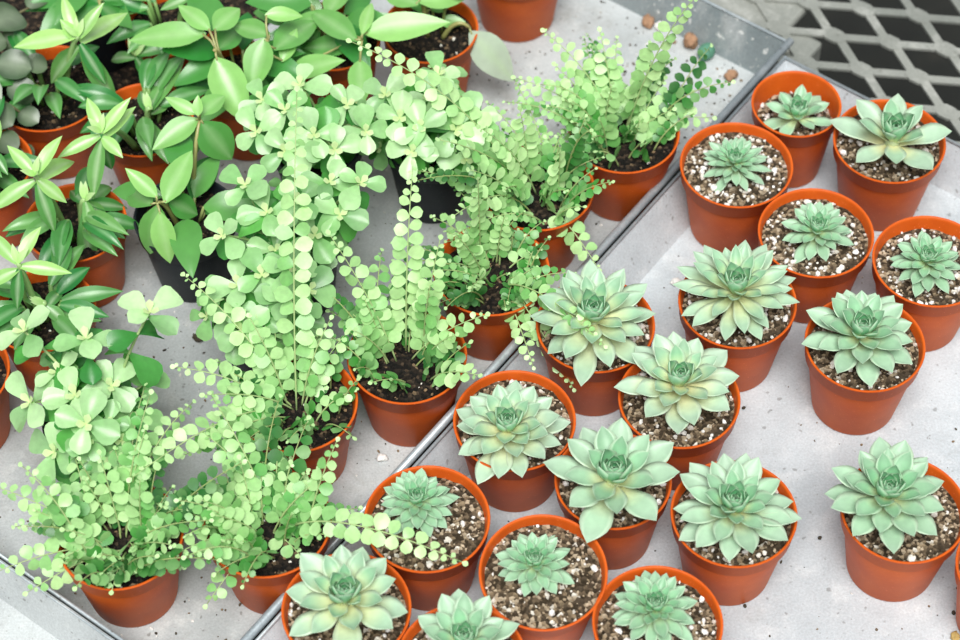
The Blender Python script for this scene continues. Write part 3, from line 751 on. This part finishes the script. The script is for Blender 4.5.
# =====================================================================
#  round leaved plants
# =====================================================================
R_NEW_LIT = (0.58, 0.82, 0.45); R_MID = (0.13, 0.45, 0.085); R_OLD = (0.020, 0.19, 0.033)  # leaf age tints; highlights of the top whorls lifted into the new colour
def make_whorl_stem(root, base, p0, tip, rng, size=0.021, tone=1.0):
    mb = MB()
    p0 = V(p0); tip = V(tip)
    mid = p0.lerp(tip, 0.4)+V((0, 0, 0.25*(tip-p0).length))
    path = bez(p0, mid, tip, 12)
    tube(mb, path, lambda t: 0.0013-0.0005*t, 6, (0.30, 0.46, 0.16), (0.50, 0.64, 0.30))
    a0 = rng.uniform(0, PI)
    nodes = [0.42, 0.60, 0.78, 0.955, 1.0]
    for q, f in enumerate(nodes):
        k = min(10, int(f*11)); p = path[k].lerp(path[k+1], f*11-k)
        t = (path[k+1]-path[k]).normalized()
        axis = (t*0.6+V((rng.uniform(-.12, .12), -0.30, 0.75))).normalized()
        ax1 = axis.orthogonal().normalized(); ax2 = axis.cross(ax1)
        topn = f >= 0.9
        a = a0+(q % 2)*PI/2+rng.uniform(-.2, .2)
        for s in range(2):
            aa = a+s*PI+rng.uniform(-.15, .15)
            rise = 0.32 if f == 1.0 else (0.18 if topn else rng.uniform(-0.45, 0.1))
            d = ax1*math.cos(aa)+ax2*math.sin(aa)+axis*rise
            L = size*rng.uniform(0.85, 1.12)*(0.96 if f == 1.0 else (1.0 if topn else rng.uniform(0.85, 1.15)))
            young = 1.0 if topn else 0.0  # top whorls take the new tint with its painted highlight
            c0 = mix3(mix3(R_OLD, R_MID, rng.uniform(0.1, 1.0)), R_NEW_LIT, young*rng.uniform(0.25, 1.0)*tone)
            c1 = mix3(c0, R_NEW_LIT, 0.25*young)
            sheet_leaf(mb, p, d, axis, L, L*rng.uniform(0.64, 0.80), P_OBOV, rng.uniform(0.15, 0.45), rng.uniform(0.15, 0.7), (c0, c1), 8, (-1, -.5, 0, .5, 1))
    # tiny pair of opening leaves in the middle
    t = (path[-1]-path[-2]).normalized()
    axis = (t*0.4+V((0, -0.3, 0.8))).normalized(); ax1 = axis.orthogonal().normalized(); ax2 = axis.cross(ax1)
    for s in range(3):
        aa = a0+s*2.1
        d = ax1*math.cos(aa)+ax2*math.sin(aa)+axis*1.0
        sheet_leaf(mb, path[-1], d, axis, size*0.36, size*0.24, P_OBOV, 0.3, 0.1, ((0.62, 0.74, 0.36), (0.66, 0.80, 0.45)), 5)
    return part(mb, 'leafy_stem', M_ROUND, root, base)

for i, (x, y, R, tips, label) in enumerate(ROUND_LEAF):
    rng = random.Random(700+i)
    base = V((x, y, 0))
    root = thing('potted_round_leaf_plant', base, label, 'plant', 'round leaved plants in black pots')
    make_pot(root, base, x, y, R, M_BLACK)
    make_soil(root, base, x, y, R, 0.009, 'peat', 60+i)
    z0 = RIM_Z-0.010
    for tp in tips:
        a = rng.uniform(0, 2*PI); r = 0.014*math.sqrt(rng.random())
        h = V((tp[0]-x, tp[1]-y, 0))
        p0 = V((x+r*math.cos(a), y+r*math.sin(a), z0))+h*0.12
        make_whorl_stem(root, base, p0, tp, rng, rng.uniform(0.0185, 0.0220) if i < 4 else rng.uniform(0.0195, 0.0235), 0.55 if i in (2, 3) else 1.0)
    for k in range(9):
        a = rng.uniform(0, 2*PI); ln = rng.uniform(0.02, 0.042)
        p0 = V((x+0.012*math.cos(a), y+0.012*math.sin(a), z0))
        make_whorl_stem(root, base, p0, (x+ln*math.cos(a), y+ln*math.sin(a), z0+rng.uniform(0.018, 0.038)), rng, rng.uniform(0.014, 0.019), 0.35)

# =====================================================================
#  broad leaved plants
# =====================================================================
B_PALE = (0.38, 0.71, 0.21); B_DARK = (0.025, 0.22, 0.033)
def aimed_leaf(mb, b, q, w, prof, cols, rng, fold=0.22, arch=0.5, stripe=None, nt=10, across=(-1, -.5, 0, .5, 1)):
    """a leaf from point b whose tip lands on point q"""
    b = V(b); q = V(q); d = q-b; L = d.length
    u_ = V((rng.uniform(-.15, .15), -0.40, 0.90)); u_ = (u_-d.normalized()*u_.dot(d.normalized())).normalized()
    dd = (d.normalized()*math.cos(arch*0.35)+u_*math.sin(arch*0.35))
    k = L*(1+arch*arch*0.04)
    sheet_leaf(mb, b, dd, u_, k, w, prof, fold, arch, cols, nt, across, stripe=stripe)

for i, (kind, x, y, R, stems, label) in enumerate(BROAD_LEAF):
    rng = random.Random(900+i)
    base = V((x, y, 0))
    root = thing('potted_broad_leaf_plant', base, label, 'plant', 'broad leaved plants in the left tray')
    make_pot(root, base, x, y, R, M_BLACK if kind == 'black' else M_TERRA)
    make_soil(root, base, x, y, R, 0.010, 'peat', 80+i)
    z0 = RIM_Z-0.011
    for top, leaves in stems:
        mb = MB()
        top = V(top)
        p0 = V((x, y, z0)).lerp(V((top.x, top.y, z0)), 0.3)
        if (p0-V((x, y, z0))).length > R*0.55:
            p0 = V((x, y, z0))+(p0-V((x, y, z0))).normalized()*R*0.55
        path = bez(p0, p0.lerp(top, 0.5)+V((0, 0, 0.02)), top, 12)
        tube(mb, path, lambda t: 0.0021-0.0009*t, 7, (0.34, 0.36, 0.12), (0.44, 0.40, 0.16))
        for b, q_, w, pl in leaves:
            b = V(b)
            near = min(path, key=lambda p: (p-b).length)
            tube(mb, [near, near.lerp(b, 0.6)+V((0, 0, 0.001)), b+(V(q_)-b)*0.04], 0.0009, 5, (0.44, 0.44, 0.18))
            if pl < 0:
                cols = ((0.46, 0.56, 0.44), (0.50, 0.60, 0.48)); fold, arch = 0.06, 0.45
            else:
                c = mix3(B_DARK, B_PALE, pl); cols = (c, mix3(c, B_PALE, 0.12)); fold, arch = rng.uniform(0.15, 0.38), rng.uniform(0.15, 0.5)
            aimed_leaf(mb, b, q_, w, P_BROAD, cols, rng, fold, arch, stripe=mix3(cols[0], (0.55, 0.75, 0.42), 0.35))
        part(mb, 'leafy_stem', M_BROAD, root, base)
    # a few low dark leaves around the foot
    for k in range(15 if kind != 'black' else 7):
        a = rng.uniform(0, 2*PI); ln = rng.uniform(0.030, 0.054)
        if i == 3 and math.sin(a) < 0.2: continue
        mb = MB()
        p0 = V((x+0.008*math.cos(a), y+0.008*math.sin(a), z0)); b = p0+V((0.006*math.cos(a), 0.006*math.sin(a), rng.uniform(0.010, 0.045)))
        tube(mb, [p0, p0.lerp(b, .5), b], 0.0011, 5, (0.34, 0.40, 0.14))
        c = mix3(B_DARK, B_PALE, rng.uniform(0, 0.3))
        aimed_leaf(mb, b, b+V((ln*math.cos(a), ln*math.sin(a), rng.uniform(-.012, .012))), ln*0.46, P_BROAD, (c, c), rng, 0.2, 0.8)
        part(mb, 'leafy_stem', M_BROAD, root, base)

# =====================================================================
#  star leaved plants
# =====================================================================
S_PALE = (0.44, 0.74, 0.23); S_DARK = (0.018, 0.20, 0.036)
for i, (x, y, R, stars, label) in enumerate(STAR_LEAF):
    rng = random.Random(1100+i)
    base = V((x, y, 0))
    root = thing('potted_star_leaf_plant', base, label, 'plant', 'star leaved plants in terracotta pots at left')
    make_pot(root, base, x, y, R, M_TERRA)
    make_soil(root, base, x, y, R, 0.010, 'peat', 100+i)
    z0 = RIM_Z-0.011
    for c_, tips in stars:
        mb = MB(); c_ = V(c_)
        p0 = V((x, y, z0)).lerp(V((c_.x, c_.y, z0)), 0.35)
        if (p0-V((x, y, z0))).length > R*0.55:
            p0 = V((x, y, z0))+(p0-V((x, y, z0))).normalized()*R*0.55
        path = bez(p0, p0.lerp(c_, 0.5)+V((0, 0, 0.02)), c_, 10)
        tube(mb, path, lambda t: 0.0027-0.0010*t, 7, (0.25, 0.45, 0.14), (0.42, 0.62, 0.26))
        for k, q_ in enumerate(tips):
            b = V((c_.x, c_.y, c_.z)) + V((0, 0, -0.0016*k)) + (V(q_)-c_)*0.03
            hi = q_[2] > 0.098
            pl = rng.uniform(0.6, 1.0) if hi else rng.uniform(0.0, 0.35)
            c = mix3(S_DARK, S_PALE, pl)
            L = (V(q_)-b).length
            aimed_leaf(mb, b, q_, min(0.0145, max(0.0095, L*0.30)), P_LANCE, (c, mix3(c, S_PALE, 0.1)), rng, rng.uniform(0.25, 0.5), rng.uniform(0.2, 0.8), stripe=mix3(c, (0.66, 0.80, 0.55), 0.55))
        for k in range(3):
            a = rng.uniform(0, 2*PI)
            aimed_leaf(mb, c_, c_+V((0.009*math.cos(a), 0.009*math.sin(a), 0.010)), 0.005, P_LANCE, (S_PALE, (0.60, 0.76, 0.42)), rng, 0.5, 0.1, nt=6)
        part(mb, 'star_stem', M_STAR, root, base)
    for k in range(14 if i != 1 else 7):
        a = rng.uniform(0, 2*PI); ln = rng.uniform(0.026, 0.044)
        mb = MB()
        p0 = V((x+0.010*math.cos(a), y+0.010*math.sin(a), z0)); b = p0+V((0.004*math.cos(a), 0.004*math.sin(a), rng.uniform(0.012, 0.03)))
        tube(mb, [p0, p0.lerp(b, .5), b], 0.0016, 5, (0.22, 0.40, 0.12))
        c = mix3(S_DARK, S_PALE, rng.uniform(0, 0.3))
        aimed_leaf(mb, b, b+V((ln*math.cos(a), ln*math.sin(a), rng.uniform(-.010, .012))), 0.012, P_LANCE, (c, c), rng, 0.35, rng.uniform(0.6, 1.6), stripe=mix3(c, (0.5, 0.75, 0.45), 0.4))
        part(mb, 'low_leaf', M_STAR, root, base)

# grey round leaved plant at the left edge
x, y, gl = GREY_LEAF
rng = random.Random(1300)
base = V((x, y, 0))
root = thing('potted_grey_leaf_plant', base, 'dark grey green round coin leaves in the top left corner', 'plant')
make_pot(root, base, x, y, 0.036, M_TERRA)
make_soil(root, base, x, y, 0.036, 0.010, 'peat', 120)
for k, (lx, ly, lz, r) in enumerate(gl):
    mb = MB()
    c = V((lx, ly, lz)); p0 = V((x, y, RIM_Z-0.011))+V((c.x-x, c.y-y, 0))*0.2
    out_ = V((c.x-x, c.y-y, 0)).normalized()
    b = c-out_*r*0.9
    tube(mb, bez(p0, p0.lerp(b, .5)+V((0, 0, 0.02)), b, 8), 0.0010, 5, (0.20, 0.18, 0.09))
    cc = mix3((0.045, 0.085, 0.04), (0.10, 0.15, 0.075), rng.random())
    sheet_leaf(mb, b, out_+V((rng.uniform(-.3, .3), rng.uniform(-.3, .3), rng.uniform(-.1, .25))), V((rng.uniform(-.3, .3), -0.3, 1)), r*2, r*1.9, P_DISC, 0.18, 0.7, (cc, cc), 9, (-1, -.85, -.4, 0, .4, .85, 1), stripe=(0.20, 0.25, 0.17))
    part(mb, 'coin_leaf', M_GREY, root, base)

# two more terracotta pots that reach into the frame
def plain_pot(pos, label, seed):
    x, y = pos
    rng = random.Random(seed)
    base = V((x, y, 0))
    root = thing('potted_seedling', base, label, 'plant')
    make_pot(root, base, x, y, 0.040, M_TERRA)
    make_soil(root, base, x, y, 0.040, 0.010, 'peat', seed)
    for k in range(3):
        a = PI/2+k*2.1
        mb = MB(); p0 = V((x+0.004*math.cos(a), y+0.004*math.sin(a), RIM_Z-0.011))
        make_whorl_stem(root, base, p0, p0+V((0.01*math.cos(a), 0.01*math.sin(a), 0.03)), rng, 0.014)
plain_pot(TOP_POT, 'terracotta pot at the top edge, only its lower half in view', 131)
plain_pot(LEFT_POT, 'terracotta pot mostly hidden beyond the left edge, behind the big whorled leaves', 132)

# =====================================================================
#  loose bits on the tray floors
# =====================================================================
PB_COL = {'green': (0.10, 0.25, 0.17), 'brown': (0.34, 0.20, 0.12), 'white': (0.78, 0.77, 0.74), 'dark': (0.06, 0.05, 0.035), 'tan': (0.45, 0.33, 0.12)}
PB_NAME = {'green': 'pebble', 'brown': 'soil_clod', 'white': 'perlite_crumb', 'dark': 'soil_clod', 'tan': 'bark_chip'}
for k, (px_, py_, r, h, kind, label) in enumerate(PEBBLES):
    rng = random.Random(1500+k)
    bm = bmesh.new(); bmesh.ops.create_icosphere(bm, subdivisions=3, radius=1.0)
    lump = 0.06 if kind == 'green' else 0.28
    for v in bm.verts:
        f = 1+noise.noise(v.co*1.6+V((k*3.3, 0, 0)))*lump*1.6+noise.noise(v.co*5+V((k, 4, 0)))*lump*0.5
        v.co = V((v.co.x*r*f, v.co.y*r*f*0.8, max(-0.75, v.co.z)*h*f))
    mb = MB()
    zmin = min(v.co.z for v in bm.verts)
    rz = rng.uniform(0, PI)
    for v in bm.verts:
        mb.vert(V((v.co.x*math.cos(rz)-v.co.y*math.sin(rz), v.co.x*math.sin(rz)+v.co.y*math.cos(rz), v.co.z-zmin)), PB_COL[kind])
    for f in bm.faces: mb.face([v.index for v in f.verts])
    bm.free()
    o = mb.build(PB_NAME[kind], M_CRUMB)
    o.location = (px_, py_, 0.0002)
    tag(o, label, 'pebble' if kind == 'green' else 'crumb')

def scatter(name, label, u0, u1, v0, v1, n, seed, avoid):
    rng = random.Random(seed); mb = MB()
    k = 0
    while k < n:
        p = uv(rng.uniform(u0, u1), rng.uniform(v0, v1), 0)
        dn = noise.noise(V((p.x*9, p.y*9, seed)))
        if rng.random() > 0.45+dn*1.1: k += 0.2; continue
        c = rng.choice([(0.05, 0.042, 0.03), (0.07, 0.06, 0.04), (0.12, 0.09, 0.06), (0.22, 0.16, 0.10), (0.70, 0.69, 0.66)])
        s = rng.uniform(0.0004, 0.0013)*(1.4 if rng.random() < .12 else 1)
        chunk(mb, p+V((0, 0, s*0.4)), s, rng, c, 0.6); k += 1
    o = mb.build(name, M_CRUMB, smooth=False)
    tag(o, label, 'soil', None, 'stuff')
scatter('soil_crumbs', 'dark soil crumbs scattered over the left tray floor', -0.665, -0.014, -0.60, -0.024, 1500, 1, None)
scatter('soil_crumbs', 'soil crumbs and white grains gathered in the back corner of the left tray', -0.13, -0.016, -0.26, -0.022, 260, 7, None)
scatter('soil_crumbs', 'sparse dark soil crumbs on the pale right tray floor', -0.70, -0.035, 0.025, 0.45, 420, 2, None)
scatter('soil_crumbs', 'few specks on the empty tray at the bottom left corner', -0.85, -0.70, -0.40, -0.03, 60, 3, None)

def dark_gap_layer():  # dark sheet added to darken the pale floor between the pots
    mb = MB(); n = 70; ids = {}
    for i in range(n+1):
        for j in range(n+1):
            u = -0.36+0.345*i/n; v = -0.70+0.35*j/n
            p = uv(u, v, 0)
            edge = min((u+0.36)/0.06, (-0.35-v)/0.06, 1.0)
            h = -0.0012+0.0042*min(1, max(-0.5, edge+noise.noise(V((p.x*22, p.y*22, 9)))*0.9))+noise.noise(V((p.x*260, p.y*260, 2)))*0.0009
            ids[i, j] = mb.vert(V((p.x, p.y, h)))
    for i in range(n):
        for j in range(n):
            mb.face((ids[i, j], ids[i, j+1], ids[i+1, j+1], ids[i+1, j]))
    o = mb.build('dark_gap_layer', M_PEAT)
    tag(o, 'added dark layer that darkens the floor between the crowded pots at the top left', 'soil', None, 'stuff')
dark_gap_layer()

# =====================================================================
#  light, camera
# =====================================================================
w = bpy.data.worlds.new('greenhouse_sky'); scene.world = w; w.use_nodes = True
nt = w.node_tree; nt.nodes.clear()
wo = nt.nodes.new('ShaderNodeOutputWorld'); bg = nt.nodes.new('ShaderNodeBackground')
tc = nt.nodes.new('ShaderNodeTexCoord'); sx = nt.nodes.new('ShaderNodeSeparateXYZ')
nt.links.new(tc.outputs['Generated'], sx.inputs[0])
cr = ramp(nt, sx.outputs['Z'], [(0.0, (0.45, 0.48, 0.48)), (0.2, (0.78, 0.82, 0.85)), (0.8, (0.95, 1.0, 1.04))])
nt.links.new(cr, bg.inputs['Color']); bg.inputs['Strength'].default_value = 0.50
nt.links.new(bg.outputs[0], wo.inputs[0])

sun = bpy.data.lights.new('diffused_sun', 'SUN'); sun.energy = 4.4; sun.angle = math.radians(32); sun.color = (1.0, 0.985, 0.955)
so = bpy.data.objects.new('diffused_sun', sun); COL.objects.link(so)
sd = V((0.02, 0.42, -0.90))
so.rotation_euler = sd.to_track_quat('-Z', 'Y').to_euler()

cam = bpy.data.cameras.new('camera'); cam.sensor_width = 36.0; cam.lens = 2280.7/960*36.0
cam.clip_start = 0.05; cam.clip_end = 50
cam.dof.use_dof = True; cam.dof.focus_distance = 1.50; cam.dof.aperture_fstop = 7.0
co = bpy.data.objects.new('camera', cam); COL.objects.link(co)
e = math.radians(52.92991); r = math.radians(1.21775)
fwd = V((0, math.cos(e), -math.sin(e))); r0 = V((1, 0, 0)); u0 = V((0, math.sin(e), math.cos(e)))
right = r0*math.cos(r)-u0*math.sin(r); upv = r0*math.sin(r)+u0*math.cos(r)
mw = Matrix((right, upv, -fwd)).transposed().to_4x4()
mw.translation = -fwd*1.53227+V((0, 0, 0.065))
co.matrix_world = mw
scene.camera = co

scene.view_settings.view_transform = 'Standard'
scene.view_settings.look = 'None'
scene.view_settings.exposure = 0.08
scene.view_settings.gamma = 1.0
scene.view_settings.use_curve_mapping = False
